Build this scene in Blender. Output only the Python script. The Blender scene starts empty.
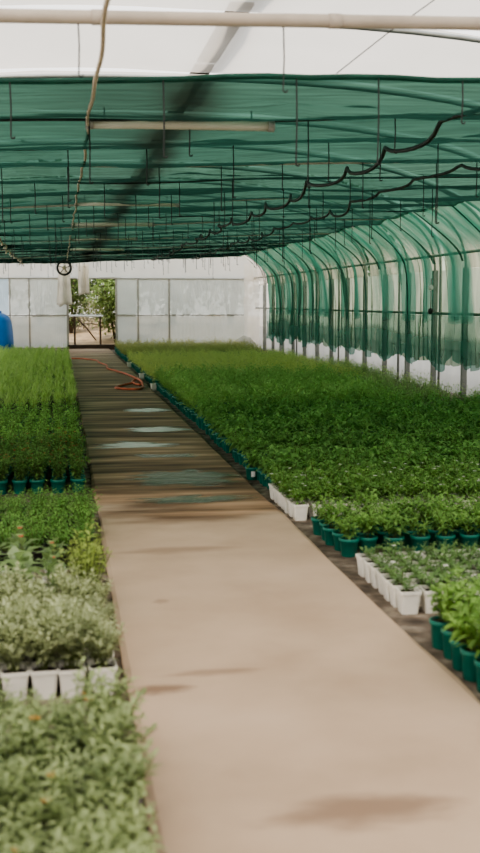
import bpy, math, random
import numpy as np
from mathutils import Vector, Matrix

SC = bpy.context.scene
COL = SC.collection
PI = math.pi
rnd = random.Random(7)
NP = np.random.RandomState(11)

# ------------------------------------------------------------------ camera
F_PX, CAM_H = 1100.0, 1.4
PITCH = math.atan((426.5 - 302) / F_PX)
YAW = math.atan((240 - 60) / F_PX * math.cos(PITCH))
cam_data = bpy.data.cameras.new('camera')
cam = bpy.data.objects.new('camera', cam_data)
COL.objects.link(cam)
cam.location = (0, 0, CAM_H)
cam.rotation_euler = (PI / 2 - PITCH, 0, -YAW)
cam_data.sensor_fit = 'VERTICAL'
cam_data.sensor_height = 36.0
cam_data.lens = F_PX / 853.0 * 36.0
cam_data.clip_end = 300
cam_data.dof.use_dof = True
cam_data.dof.focus_distance = 13.0
cam_data.dof.aperture_fstop = cam_data.lens / 1000.0 / 0.017
SC.camera = cam
_w = Vector((math.sin(YAW) * math.cos(PITCH), math.cos(YAW) * math.cos(PITCH), -math.sin(PITCH)))
_r = Vector((math.cos(YAW), -math.sin(YAW), 0))
_u = _r.cross(_w)


def proj(x, y, z):
    d = Vector((x, y, z - CAM_H))
    k = d.dot(_w)
    if k < 0.2:
        return (-999, -999)
    return (240 + F_PX * d.dot(_r) / k, 426.5 - F_PX * d.dot(_u) / k)


# ------------------------------------------------------------------ materials
def new_mat(name):
    m = bpy.data.materials.new(name)
    m.use_nodes = True
    nt = m.node_tree
    nt.nodes.clear()
    return m, nt, nt.nodes.new('ShaderNodeOutputMaterial')


def N(nt, kind, **kw):
    n = nt.nodes.new(kind)
    for k, v in kw.items():
        if k.startswith('i_'):
            n.inputs[k[2:].replace('_', ' ')].default_value = v
        else:
            setattr(n, k, v)
    return n


def c4(c):
    return (c[0], c[1], c[2], 1.0)


def lin(r, g, b):
    f = lambda v: v / 12.92 if v <= 0.04045 else ((v + 0.055) / 1.055) ** 2.4
    return (f(r / 255), f(g / 255), f(b / 255))


def ramp(nt, stops):
    n = nt.nodes.new('ShaderNodeValToRGB')
    e = n.color_ramp.elements
    while len(e) < len(stops):
        e.new(0.5)
    for k, (p, c) in enumerate(stops):
        e[k].position = p
        e[k].color = c4(c)
    return n


def noise_col(nt, stops, scale, stretch=(1, 1, 1), detail=4, coord='Position'):
    if coord == 'Position':
        g = N(nt, 'ShaderNodeNewGeometry')
        src = g.outputs['Position']
    else:
        g = N(nt, 'ShaderNodeTexCoord')
        src = g.outputs['Object']
    mp = N(nt, 'ShaderNodeMapping')
    mp.inputs['Scale'].default_value = stretch
    nt.links.new(src, mp.inputs['Vector'])
    nz = N(nt, 'ShaderNodeTexNoise', i_Scale=scale, i_Detail=detail)
    nt.links.new(mp.outputs['Vector'], nz.inputs['Vector'])
    rp = ramp(nt, stops)
    nt.links.new(nz.outputs['Fac'], rp.inputs['Fac'])
    return rp, nz


def mat_simple(name, col, rough=0.6, var=0.25, scale=20, metal=0.0, coord='Position', bump=0.0, stretch=(1, 1, 1)):
    m, nt, out = new_mat(name)
    p = N(nt, 'ShaderNodeBsdfPrincipled', i_Roughness=rough, i_Metallic=metal)
    a = tuple(v * (1 - var) for v in col)
    b = tuple(min(1, v * (1 + var)) for v in col)
    rp, nz = noise_col(nt, [(0.3, a), (0.7, b)], scale, stretch, coord=coord)
    nt.links.new(rp.outputs['Color'], p.inputs['Base Color'])
    if bump:
        bm = N(nt, 'ShaderNodeBump', i_Strength=bump, i_Distance=0.01)
        nt.links.new(nz.outputs['Fac'], bm.inputs['Height'])
        nt.links.new(bm.outputs['Normal'], p.inputs['Normal'])
    nt.links.new(p.outputs['BSDF'], out.inputs['Surface'])
    return m


def mat_sheet(name, col, transl, transp, tcol=(1, 1, 1), scale=3.0, var=0.15, stretch=(1, 1, 1), gloss=0.04, attr=None, tdark=None, ridge_shade=None):
    """thin plastic film or net: part diffuse, part light shining through, part open holes (tinted by threads)"""
    m, nt, out = new_mat(name)
    a = tuple(v * (1 - var) for v in col)
    b = tuple(min(1, v * (1 + var)) for v in col)
    rp, nz = noise_col(nt, [(0.3, a), (0.7, b)], scale, stretch)
    df = N(nt, 'ShaderNodeBsdfDiffuse')
    tr = N(nt, 'ShaderNodeBsdfTranslucent')
    nt.links.new(rp.outputs['Color'], df.inputs['Color'])
    nt.links.new(rp.outputs['Color'], tr.inputs['Color'])
    mx = N(nt, 'ShaderNodeMixShader')
    mx.inputs[0].default_value = transl
    nt.links.new(df.outputs[0], mx.inputs[1])
    nt.links.new(tr.outputs[0], mx.inputs[2])
    gl = N(nt, 'ShaderNodeBsdfGlossy', i_Roughness=0.35)
    mg = N(nt, 'ShaderNodeMixShader')
    mg.inputs[0].default_value = gloss
    nt.links.new(mx.outputs[0], mg.inputs[1])
    nt.links.new(gl.outputs[0], mg.inputs[2])
    tp = N(nt, 'ShaderNodeBsdfTransparent')
    ta = tuple(max(0, v * (1 - var * 1.5)) for v in tcol)
    tb = tuple(min(1, v * (1 + var * 1.5)) for v in tcol)
    rt = ramp(nt, [(0.25, ta), (0.75, tb)])
    nt.links.new(nz.outputs['Fac'], rt.inputs['Fac'])
    nt.links.new(rt.outputs['Color'], tp.inputs['Color'])
    if tdark:
        aa = N(nt, 'ShaderNodeAttribute', attribute_name=attr)
        td = N(nt, 'ShaderNodeMix', data_type='RGBA')
        td.inputs[6].default_value = c4(tdark)
        nt.links.new(aa.outputs['Fac'], td.inputs['Factor'])
        nt.links.new(rt.outputs['Color'], td.inputs[7])
        nt.links.new(td.outputs[2], tp.inputs['Color'])
    if ridge_shade:  # painted shade darkens both the thread and the hole colour
        ad_ = N(nt, 'ShaderNodeAttribute', attribute_name=ridge_shade)
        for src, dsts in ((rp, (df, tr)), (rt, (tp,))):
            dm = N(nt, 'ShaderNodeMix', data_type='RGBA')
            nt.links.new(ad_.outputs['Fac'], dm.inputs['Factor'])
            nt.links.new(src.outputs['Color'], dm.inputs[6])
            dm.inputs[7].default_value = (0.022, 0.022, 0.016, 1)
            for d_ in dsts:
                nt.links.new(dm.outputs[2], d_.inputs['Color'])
    mt = N(nt, 'ShaderNodeMixShader')
    mt.inputs[0].default_value = transp
    if attr:
        at = N(nt, 'ShaderNodeAttribute', attribute_name=attr)
        mu = N(nt, 'ShaderNodeMath', operation='MULTIPLY')
        mu.inputs[1].default_value = transp
        nt.links.new(at.outputs['Fac'], mu.inputs[0])
        nt.links.new(mu.outputs[0], mt.inputs[0])
    nt.links.new(mg.outputs[0], mt.inputs[1])
    nt.links.new(tp.outputs[0], mt.inputs[2])
    nt.links.new(mt.outputs[0], out.inputs['Surface'])
    return m


def mat_leaf(name, dark, light, gloss=0.05, transl=0.42):
    def mute(c):
        g = 0.3 * c[0] + 0.6 * c[1] + 0.1 * c[2]
        return tuple(0.91 * v + 0.09 * g for v in c)
    dark, light = mute(dark), mute(light)
    m, nt, out = new_mat(name)
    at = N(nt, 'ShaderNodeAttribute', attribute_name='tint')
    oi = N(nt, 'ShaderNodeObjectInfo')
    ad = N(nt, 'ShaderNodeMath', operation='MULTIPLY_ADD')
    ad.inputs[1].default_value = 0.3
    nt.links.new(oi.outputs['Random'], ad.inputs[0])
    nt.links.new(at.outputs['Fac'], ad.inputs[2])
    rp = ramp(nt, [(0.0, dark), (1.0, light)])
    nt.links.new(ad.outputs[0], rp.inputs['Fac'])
    df = N(nt, 'ShaderNodeBsdfDiffuse')
    tr = N(nt, 'ShaderNodeBsdfTranslucent')
    gl = N(nt, 'ShaderNodeBsdfGlossy', i_Roughness=0.45)
    gl.inputs['Color'].default_value = (1, 1, 1, 1)
    nt.links.new(rp.outputs['Color'], df.inputs['Color'])
    nt.links.new(rp.outputs['Color'], tr.inputs['Color'])
    mx = N(nt, 'ShaderNodeMixShader')
    mx.inputs[0].default_value = transl
    nt.links.new(df.outputs[0], mx.inputs[1])
    nt.links.new(tr.outputs[0], mx.inputs[2])
    mg = N(nt, 'ShaderNodeMixShader')
    mg.inputs[0].default_value = gloss
    nt.links.new(mx.outputs[0], mg.inputs[1])
    nt.links.new(gl.outputs[0], mg.inputs[2])
    nt.links.new(mg.outputs[0], out.inputs['Surface'])
    return m


M = {}
M['film'] = mat_sheet('white_film', (0.76, 0.665, 0.57), 0.72, 0.16, (1, 1, 1), 1.2, 0.05, (1, 0.35, 1))
M['wallfilm'] = mat_sheet('wall_film', (0.80, 0.78, 0.72), 0.7, 0.06, (1, 1, 1), 2.0, 0.07, (1, 1, 0.4))
M['endfilm'] = mat_sheet('end_wall_film', (0.93, 0.91, 0.86), 0.78, 0.12, (1, 1, 1), 2.0, 0.04)
M['lowfilm'] = mat_sheet('low_wall_film', (0.66, 0.64, 0.60), 0.6, 0.04, (1, 1, 1), 2.0, 0.1, (1, 1, 0.4))
M['net'] = mat_sheet('green_net', (0.042, 0.14, 0.108), 0.62, 0.52, (0.10, 0.195, 0.152), 2.0, 0.3, (0.7, 16, 1), attr='open', gloss=0.08, ridge_shade='ridge_shade')
M['sidenet'] = mat_sheet('side_net', (0.06, 0.28, 0.19), 0.55, 0.90, (0.66, 0.67, 0.55), 5.0, 0.14, (1, 2.5, 0.3), attr='open', tdark=(0.10, 0.30, 0.22))
M['sidefold'] = mat_sheet('side_net_fold', (0.04, 0.17, 0.125), 0.45, 0.5, (0.22, 0.40, 0.32), 6.0, 0.2, (1, 2, 0.3))
M['skirtnet'] = mat_sheet('skirt_net', (0.05, 0.22, 0.17), 0.5, 0.90, (0.80, 0.92, 0.86), 5.0, 0.12, (1, 2.5, 0.3), attr='open', tdark=(0.30, 0.52, 0.44))
M['poly'] = mat_sheet('polycarbonate', (0.66, 0.69, 0.66), 0.6, 0.10, (0.9, 0.95, 0.92), 1.6, 0.08, (1, 1, 1))
M['polyblue'] = mat_sheet('polycarbonate_blue', (0.60, 0.74, 0.86), 0.6, 0.08, (0.8, 0.9, 1.0), 1.6, 0.05)
M['fabric'] = mat_sheet('white_fabric', (0.80, 0.77, 0.70), 0.45, 0.0, (1, 1, 1), 4.0, 0.1)
M['frame'] = mat_simple('grey_frame', lin(158, 156, 148), 0.5, 0.1, 6)
M['pipe'] = mat_simple('cream_pipe', lin(190, 178, 164), 0.45, 0.12, 5)
M['tube'] = mat_simple('cream_tube', lin(212, 208, 190), 0.4, 0.08, 5)
M['hoop'] = mat_simple('galvanised_hoop', lin(150, 150, 145), 0.45, 0.15, 8, 0.3)
M['darkpipe'] = mat_simple('black_hose', lin(40, 42, 40), 0.5, 0.2, 20)
M['wire'] = mat_simple('dark_wire', lin(34, 40, 38), 0.5, 0.2, 20)
M['rope'] = mat_simple('beige_hose', lin(190, 174, 150), 0.6, 0.2, 30)
M['orange'] = mat_simple('orange_hose', lin(205, 110, 80), 0.5, 0.15, 8)
M['doorshade'] = mat_simple('doorway_shade', lin(62, 48, 36), 0.8, 0.3, 4)
M['blue'] = mat_simple('blue_plastic', lin(20, 110, 185), 0.35, 0.12, 3)
M['soil'] = mat_simple('potting_soil', lin(52, 38, 28), 0.95, 0.4, 60)
M['bark'] = mat_simple('bark', lin(80, 66, 50), 0.9, 0.3, 30)
M['teal'] = mat_simple('teal_pot', lin(14, 112, 96), 0.4, 0.12, 12)
M['white'] = mat_simple('white_pot', lin(236, 232, 222), 0.5, 0.06, 12)
M['black'] = mat_simple('black_pot', lin(46, 44, 46), 0.5, 0.15, 12)
M['purple'] = mat_simple('purple_pot', lin(112, 70, 120), 0.5, 0.1, 12)
M['tag'] = mat_simple('white_tag', lin(232, 232, 228), 0.5, 0.03, 12)
M['stem'] = mat_simple('plant_stem', lin(92, 104, 52), 0.7, 0.2, 40)
M['fl_white'] = mat_simple('white_petal', lin(240, 236, 228), 0.6, 0.04, 40)
M['fl_red'] = mat_simple('red_petal', lin(196, 44, 30), 0.6, 0.15, 40)
M['fl_orange'] = mat_simple('orange_petal', lin(226, 150, 60), 0.6, 0.15, 40)
M['fl_pink'] = mat_simple('pink_petal', lin(226, 170, 160), 0.6, 0.1, 40)

# path concrete with wet zone and stains
m, nt, out = new_mat('path_concrete')
geo = N(nt, 'ShaderNodeNewGeometry')
sep = N(nt, 'ShaderNodeSeparateXYZ')
nt.links.new(geo.outputs['Position'], sep.inputs[0])
dry, _ = noise_col(nt, [(0.25, lin(172, 148, 124)), (0.55, lin(190, 166, 142)), (0.8, lin(200, 177, 154))], 1.6, (1, 1, 1), 8)
wet, _ = noise_col(nt, [(0.32, lin(80, 52, 34)), (0.46, lin(130, 102, 78)), (0.56, lin(168, 134, 106)), (0.72, lin(208, 172, 142))], 2.2, (0.3, 2.0, 1), 8)
# wetness = smooth ramp on y plus stretched noise
wn = N(nt, 'ShaderNodeMapping')
wn.inputs['Scale'].default_value = (0.55, 1.7, 1)
nt.links.new(geo.outputs['Position'], wn.inputs['Vector'])
wz = N(nt, 'ShaderNodeTexNoise', i_Scale=1.15, i_Detail=5.0)
nt.links.new(wn.outputs['Vector'], wz.inputs['Vector'])
mr = N(nt, 'ShaderNodeMapRange', interpolation_type='SMOOTHSTEP')
mr.inputs['From Min'].default_value = 5.2
mr.inputs['From Max'].default_value = 9.0
mr.inputs['To Min'].default_value = -0.45
mr.inputs['To Max'].default_value = 0.32
nt.links.new(sep.outputs['Y'], mr.inputs['Value'])
mr2 = N(nt, 'ShaderNodeMapRange', interpolation_type='SMOOTHSTEP')
mr2.inputs['From Min'].default_value = 13
mr2.inputs['From Max'].default_value = 26
mr2.inputs['To Min'].default_value = 0.0
mr2.inputs['To Max'].default_value = -0.25
nt.links.new(sep.outputs['Y'], mr2.inputs['Value'])
ad = N(nt, 'ShaderNodeMath', operation='ADD')
nt.links.new(mr.outputs[0], ad.inputs[0])
nt.links.new(wz.outputs['Fac'], ad.inputs[1])
ad2 = N(nt, 'ShaderNodeMath', operation='ADD')
nt.links.new(ad.outputs[0], ad2.inputs[0])
nt.links.new(mr2.outputs[0], ad2.inputs[1])
wm = N(nt, 'ShaderNodeMapRange', interpolation_type='SMOOTHSTEP')
wm.inputs['From Min'].default_value = 0.40
wm.inputs['From Max'].default_value = 0.58
nt.links.new(ad2.outputs[0], wm.inputs['Value'])
mixc = N(nt, 'ShaderNodeMix', data_type='RGBA')
nt.links.new(wm.outputs[0], mixc.inputs['Factor'])
nt.links.new(dry.outputs['Color'], mixc.inputs[6])
nt.links.new(wet.outputs['Color'], mixc.inputs[7])
cur = mixc.outputs[2]
# damp spots dried into the slab: (x, y, rx, ry, strength)
for (sx, sy, rx, ry, st) in [(0.80, 2.79, 0.33, 0.12, 0.62), (0.33, 3.83, 0.15, 0.06, 0.7), (0.55, 3.98, 0.22, 0.045, 0.45),
                             (0.44, 5.0, 0.05, 0.05, 0.35), (1.42, 3.2, 0.16, 0.22, 0.3), (0.62, 6.05, 0.42, 0.10, 0.4),
                             (0.75, 6.9, 0.55, 0.14, 0.6), (0.55, 7.4, 0.4, 0.1, 0.4)]:
    mp = N(nt, 'ShaderNodeMapping')
    mp.inputs['Location'].default_value = (-sx / rx, -sy / ry, 0)
    mp.inputs['Scale'].default_value = (1 / rx, 1 / ry, 0)
    nt.links.new(geo.outputs['Position'], mp.inputs['Vector'])
    nzz = N(nt, 'ShaderNodeTexNoise', i_Scale=1.3, i_Detail=4.0)
    nt.links.new(mp.outputs['Vector'], nzz.inputs['Vector'])
    ln = N(nt, 'ShaderNodeVectorMath', operation='LENGTH')
    nt.links.new(mp.outputs['Vector'], ln.inputs[0])
    s1 = N(nt, 'ShaderNodeMath', operation='MULTIPLY_ADD')
    s1.inputs[1].default_value = 1.3
    nt.links.new(nzz.outputs['Fac'], s1.inputs[0])
    nt.links.new(ln.outputs['Value'], s1.inputs[2])
    rr = N(nt, 'ShaderNodeMapRange', interpolation_type='SMOOTHSTEP')
    rr.inputs['From Min'].default_value = 1.75
    rr.inputs['From Max'].default_value = 0.95
    rr.inputs['To Max'].default_value = st
    nt.links.new(s1.outputs[0], rr.inputs['Value'])
    mm = N(nt, 'ShaderNodeMix', data_type='RGBA')
    nt.links.new(rr.outputs[0], mm.inputs['Factor'])
    nt.links.new(cur, mm.inputs[6])
    mm.inputs[7].default_value = c4(lin(112, 84, 62))
    cur = mm.outputs[2]
pb = N(nt, 'ShaderNodeBsdfPrincipled')
nt.links.new(cur, pb.inputs['Base Color'])
rg = N(nt, 'ShaderNodeMapRange')
rg.inputs['To Min'].default_value = 0.85
rg.inputs['To Max'].default_value = 0.60
nt.links.new(wm.outputs[0], rg.inputs['Value'])
nt.links.new(rg.outputs[0], pb.inputs['Roughness'])
fine = N(nt, 'ShaderNodeTexNoise', i_Scale=60.0, i_Detail=6.0)
nt.links.new(geo.outputs['Position'], fine.inputs['Vector'])
bp = N(nt, 'ShaderNodeBump', i_Strength=0.15, i_Distance=0.004)
nt.links.new(fine.outputs['Fac'], bp.inputs['Height'])
nt.links.new(bp.outputs['Normal'], pb.inputs['Normal'])
nt.links.new(pb.outputs['BSDF'], out.inputs['Surface'])
M['path'] = m

# bed ground: brown earth with grit
m, nt, out = new_mat('bed_ground')
rp, nz = noise_col(nt, [(0.3, lin(66, 56, 46)), (0.5, lin(108, 95, 82)), (0.7, lin(152, 140, 124))], 9, (1, 1, 1), 8)
pb = N(nt, 'ShaderNodeBsdfPrincipled', i_Roughness=0.95)
nt.links.new(rp.outputs['Color'], pb.inputs['Base Color'])
bp = N(nt, 'ShaderNodeBump', i_Strength=0.6, i_Distance=0.02)
nt.links.new(nz.outputs['Fac'], bp.inputs['Height'])
nt.links.new(bp.outputs['Normal'], pb.inputs['Normal'])
nt.links.new(pb.outputs['BSDF'], out.inputs['Surface'])
M['ground'] = m
M['dryground'] = mat_simple('dry_ground', lin(178, 150, 118), 0.95, 0.3, 3, bump=0.5)


def mat_puddle(name, col, rough, bump, amax=0.95, col2=None):
    m, nt, out = new_mat(name)
    pb = N(nt, 'ShaderNodeBsdfPrincipled', i_Roughness=rough)
    pb.inputs['Base Color'].default_value = c4(col)
    pb.inputs['Specular IOR Level'].default_value = 0.7
    g = N(nt, 'ShaderNodeNewGeometry')
    mp = N(nt, 'ShaderNodeMapping')
    mp.inputs['Scale'].default_value = (3, 9, 1)
    nt.links.new(g.outputs['Position'], mp.inputs['Vector'])
    nz = N(nt, 'ShaderNodeTexNoise', i_Scale=2.0, i_Detail=3.0)
    nt.links.new(mp.outputs['Vector'], nz.inputs['Vector'])
    bp = N(nt, 'ShaderNodeBump', i_Strength=bump, i_Distance=0.02)
    nt.links.new(nz.outputs['Fac'], bp.inputs['Height'])
    nt.links.new(bp.outputs['Normal'], pb.inputs['Normal'])
    at = N(nt, 'ShaderNodeAttribute', attribute_name='depth')
    mp2 = N(nt, 'ShaderNodeMapping')
    mp2.inputs['Scale'].default_value = (1.2, 13, 1)
    nt.links.new(g.outputs['Position'], mp2.inputs['Vector'])
    n2 = N(nt, 'ShaderNodeTexNoise', i_Scale=2.2, i_Detail=5.0)
    nt.links.new(mp2.outputs['Vector'], n2.inputs['Vector'])
    a1 = N(nt, 'ShaderNodeMath', operation='MULTIPLY_ADD')
    a1.inputs[1].default_value = 2.4
    a1.inputs[2].default_value = -1.2
    nt.links.new(n2.outputs['Fac'], a1.inputs[0])
    a2 = N(nt, 'ShaderNodeMath', operation='ADD')
    nt.links.new(a1.outputs[0], a2.inputs[0])
    nt.links.new(at.outputs['Fac'], a2.inputs[1])
    a3 = N(nt, 'ShaderNodeMapRange', interpolation_type='SMOOTHSTEP')
    a3.inputs['From Min'].default_value = 0.25
    a3.inputs['From Max'].default_value = 0.65
    nt.links.new(a2.outputs[0], a3.inputs['Value'])
    a3.inputs['To Max'].default_value = amax
    if col2:
        a3.inputs['From Min'].default_value = 0.1
        a3.inputs['From Max'].default_value = 0.7
        m3 = N(nt, 'ShaderNodeMapping')
        m3.inputs['Scale'].default_value = (2.2, 22, 1)
        nt.links.new(g.outputs['Position'], m3.inputs['Vector'])
        n3 = N(nt, 'ShaderNodeTexNoise', i_Scale=1.6, i_Detail=5.0)
        nt.links.new(m3.outputs['Vector'], n3.inputs['Vector'])
        m4 = N(nt, 'ShaderNodeMath', operation='MULTIPLY_ADD')
        m4.inputs[1].default_value = 0.25
        nt.links.new(at.outputs['Fac'], m4.inputs[0])
        nt.links.new(n3.outputs['Fac'], m4.inputs[2])
        r3 = ramp(nt, [(0.44, col2), (0.64, col)])
        nt.links.new(m4.outputs[0], r3.inputs['Fac'])
        nt.links.new(r3.outputs['Color'], pb.inputs['Base Color'])
    nt.links.new(a3.outputs[0], pb.inputs['Alpha'])
    nt.links.new(pb.outputs['BSDF'], out.inputs['Surface'])
    return m


M['puddle'] = mat_puddle('puddle_water', lin(124, 130, 112), 0.10, 0.15, 0.72)
M['glint_water'] = mat_puddle('shallow_water_painted_glint', lin(252, 248, 242), 0.25, 0.3, 0.9, lin(96, 92, 78))  # white reflection streaks painted into the base colour


# ------------------------------------------------------------------ object helpers
def tag(o, label=None, cat=None, group=None, kind=None):
    if label:
        o['label'] = label
    if cat:
        o['category'] = cat
    if group:
        o['group'] = group
    if kind:
        o['kind'] = kind
    return o


def link(name, data, parent=None):
    o = bpy.data.objects.new(name, data)
    COL.objects.link(o)
    if parent is not None:
        o.parent = parent
    return o


def empty(name, loc=(0, 0, 0)):
    o = link(name, None)
    o.location = loc
    o.empty_display_size = 0.05
    return o


class MB:
    """collects shapes for ONE mesh"""

    def __init__(self):
        self.v, self.f, self.mi, self.k = [], [], [], 0

    def add(self, vs, fs):
        b = len(self.v)
        self.v.extend(vs)
        self.f.extend([tuple(b + i for i in q) for q in fs])
        self.mi.extend([self.k] * len(fs))
        return self

    def box(self, x0, y0, z0, x1, y1, z1, bev=0.0):
        b = min(bev, (x1 - x0) / 2.01, (y1 - y0) / 2.01, (z1 - z0) / 2.01)
        if b <= 0:
            vs = [(x, y, z) for z in (z0, z1) for y in (y0, y1) for x in (x0, x1)]
            return self.add(vs, [(0, 2, 3, 1), (4, 5, 7, 6), (0, 1, 5, 4), (2, 6, 7, 3), (0, 4, 6, 2), (1, 3, 7, 5)])
        lay = []
        for z, k in ((z0, b), (z0 + b, 0), (z1 - b, 0), (z1, b)):
            lay.append([(x0 + k + b * (k == 0), y0 + k, z), (x1 - k - b * (k == 0), y0 + k, z), (x1 - k, y0 + k + b * (k == 0), z), (x1 - k, y1 - k - b * (k == 0), z),
                        (x1 - k - b * (k == 0), y1 - k, z), (x0 + k + b * (k == 0), y1 - k, z), (x0 + k, y1 - k - b * (k == 0), z), (x0 + k, y0 + k + b * (k == 0), z)])
        vs = [p for l in lay for p in l]
        fs = [tuple(reversed(range(8))), tuple(range(24, 32))]
        for l in range(3):
            for i in range(8):
                j = (i + 1) % 8
                fs.append((l * 8 + i, l * 8 + j, l * 8 + 8 + j, l * 8 + 8 + i))
        return self.add(vs, fs)

    def tube(self, pts, r, n=8, cap=True):
        pts = [Vector(p) for p in pts]
        rs = r if isinstance(r, (list, tuple)) else [r] * len(pts)
        rings = []
        prev = None
        for i, p in enumerate(pts):
            d = (pts[min(i + 1, len(pts) - 1)] - pts[max(i - 1, 0)]).normalized()
            if prev is None:
                ref = Vector((0, 0, 1)) if abs(d.z) < 0.9 else Vector((1, 0, 0))
                a = d.cross(ref).normalized()
            else:
                a = (prev - d * prev.dot(d)).normalized()
            prev = a
            b = d.cross(a)
            rings.append([tuple(p + (a * math.cos(t) + b * math.sin(t)) * rs[i]) for t in (2 * PI * k / n for k in range(n))])
        vs = [q for ring in rings for q in ring]
        fs = []
        for i in range(len(rings) - 1):
            for k in range(n):
                j = (k + 1) % n
                fs.append((i * n + k, i * n + j, (i + 1) * n + j, (i + 1) * n + k))
        if cap:
            fs.append(tuple(reversed(range(n))))
            fs.append(tuple(range((len(rings) - 1) * n, len(rings) * n)))
        return self.add(vs, fs)

    def lathe(self, prof, n=16, c=(0, 0, 0)):
        vs = [(c[0] + r * math.cos(2 * PI * k / n), c[1] + r * math.sin(2 * PI * k / n), c[2] + z) for r, z in prof for k in range(n)]
        fs = []
        for i in range(len(prof) - 1):
            for k in range(n):
                j = (k + 1) % n
                fs.append((i * n + k, i * n + j, (i + 1) * n + j, (i + 1) * n + k))
        if prof[0][0] > 1e-6:
            fs.append(tuple(reversed(range(n))))
        return self.add(vs, fs)

    def grid(self, P):
        """P[i][j] points"""
        a, b = len(P), len(P[0])
        vs = [tuple(p) for row in P for p in row]
        fs = [(i * b + j, i * b + j + 1, (i + 1) * b + j + 1, (i + 1) * b + j) for i in range(a - 1) for j in range(b - 1)]
        return self.add(vs, fs)

    def mesh(self, name, mats, smooth=True, attrs=None):
        me = bpy.data.meshes.new(name)
        me.from_pydata(self.v, [], self.f)
        for mt in (mats if isinstance(mats, (list, tuple)) else [mats]):
            me.materials.append(mt)
        me.polygons.foreach_set('material_index', self.mi)
        if smooth:
            me.polygons.foreach_set('use_smooth', [True] * len(self.f))
        for k, vals in (attrs or {}).items():
            at = me.attributes.new(k, 'FLOAT', 'POINT')
            at.data.foreach_set('value', np.asarray(vals, dtype=np.float32))
        me.update()
        return me

    def build(self, name, mats, parent=None, smooth=True, attrs=None):
        return link(name, self.mesh(name, mats, smooth, attrs), parent)


def vnoise(x, seed=0):
    """smooth 1-D value noise in -1..1"""
    i = math.floor(x)
    f = x - i
    h = lambda k: (math.sin(k * 127.1 + seed * 311.7) * 43758.5453) % 1.0 * 2 - 1
    f = f * f * (3 - 2 * f)
    return h(i) * (1 - f) + h(i + 1) * f


def vnoise2(x, y, seed=0):
    i, j = math.floor(x), math.floor(y)
    f, g = x - i, y - j
    h = lambda a, b: (math.sin(a * 127.1 + b * 269.5 + seed * 311.7) * 43758.5453) % 1.0 * 2 - 1
    f, g = f * f * (3 - 2 * f), g * g * (3 - 2 * g)
    return (h(i, j) * (1 - f) + h(i + 1, j) * f) * (1 - g) + (h(i, j + 1) * (1 - f) + h(i + 1, j + 1) * f) * g


# ------------------------------------------------------------------ the tunnel shell
XC, AX, ZB, BZ = 1.15, 4.87, 1.9, 1.6     # arch: centre, half width, spring height, rise
Y0, Y1 = -9.0, 33.35


def arch(t, off=0.0):
    """t 0 (foot of arch, positive x) .. pi"""
    c, sn = math.cos(t), max(0.0, math.sin(t))
    return (XC + (AX + off) * math.copysign(abs(c) ** 0.8, c), ZB + (BZ + off) * sn ** 0.8)


g = MB()
g.box(-5.5, -10, -0.12, 7.6, 33.45, -0.02)
tag(g.build('floor', M['ground'], smooth=False), kind='structure')
pth = MB()
pth.grid([[(0.22 + 0.012 * vnoise(y * 1.7, 3), y, 0.0), (0.24, y, 0.012), (0.8, y, 0.015), (1.41, y, 0.012), (1.435 + 0.014 * vnoise(y * 2.1, 5), y, -0.0)] for y in [(-10 + i * 0.15) for i in range(291)]])
pth.grid([[(0.22 + 0.012 * vnoise(y * 1.7, 3), y, z) for z in (-0.02, 0.0)] for y in [(-10 + i * 0.15) for i in range(291)]])
pth.grid([[(1.435 + 0.014 * vnoise(y * 2.1, 5), y, z) for z in (0.0, -0.02)] for y in [(-10 + i * 0.15) for i in range(291)]])
tag(pth.build('path', M['path'], smooth=False), kind='structure')

# film sheets across the arch with narrow open slots above the hoops
roof = empty('ceiling')
tag(roof, 'arched white plastic film roof of the growing tunnel', None, None, 'structure')
slots = [8.25 + 2.16 * k for k in range(-8, 13)]
edges = [Y0] + [s for s in slots if Y0 + 0.5 < s < Y1 - 0.5] + [Y1]
for k in range(len(edges) - 1):
    a, b = edges[k] + 0.06, edges[k + 1] - 0.06
    nj = 31
    P = []
    for i in range(49):
        t = PI * i / 48
        row = []
        for j in range(nj):
            y = a + (b - a) * j / (nj - 1)
            u = j / (nj - 1)
            sag = -0.05 * 4 * u * (1 - u) + 0.012 * vnoise2(y * 3, t * 9, k) + 0.010 * abs(vnoise((y + t * 2.2) * 1.6, k + 40)) + 0.006 * abs(vnoise((y - t * 3.0) * 2.3, k + 50))
            x, z = arch(t, sag)
            row.append((x, y, z))
        P.append(row)
    MB().grid(P).build('film_sheet', M['film'], roof)
for s in slots:
    if s > Y0 and s < 33:
        pts = [(arch(PI * i / 40, -0.045)[0], s, arch(PI * i / 40, -0.045)[1]) for i in range(41)]
        pts = [(XC + AX - 0.045, s, 0.0)] + pts + [(XC - AX + 0.045, s, 0.0)]
        tag(MB().tube(pts, 0.020, 8).build('arch_beam', M['hoop']), 'galvanised steel hoop arching under the film roof', None, None, 'structure')
# timber ridge board lying over the film
for k in range(len(edges) - 1):
    if edges[k + 1] > 5:
        MB().box(XC + 0.13, edges[k] + 0.07, 3.585, XC + 0.31, edges[k + 1] - 0.07, 3.605).build('ridge_board', M['bark'], roof, smooth=False)

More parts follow.
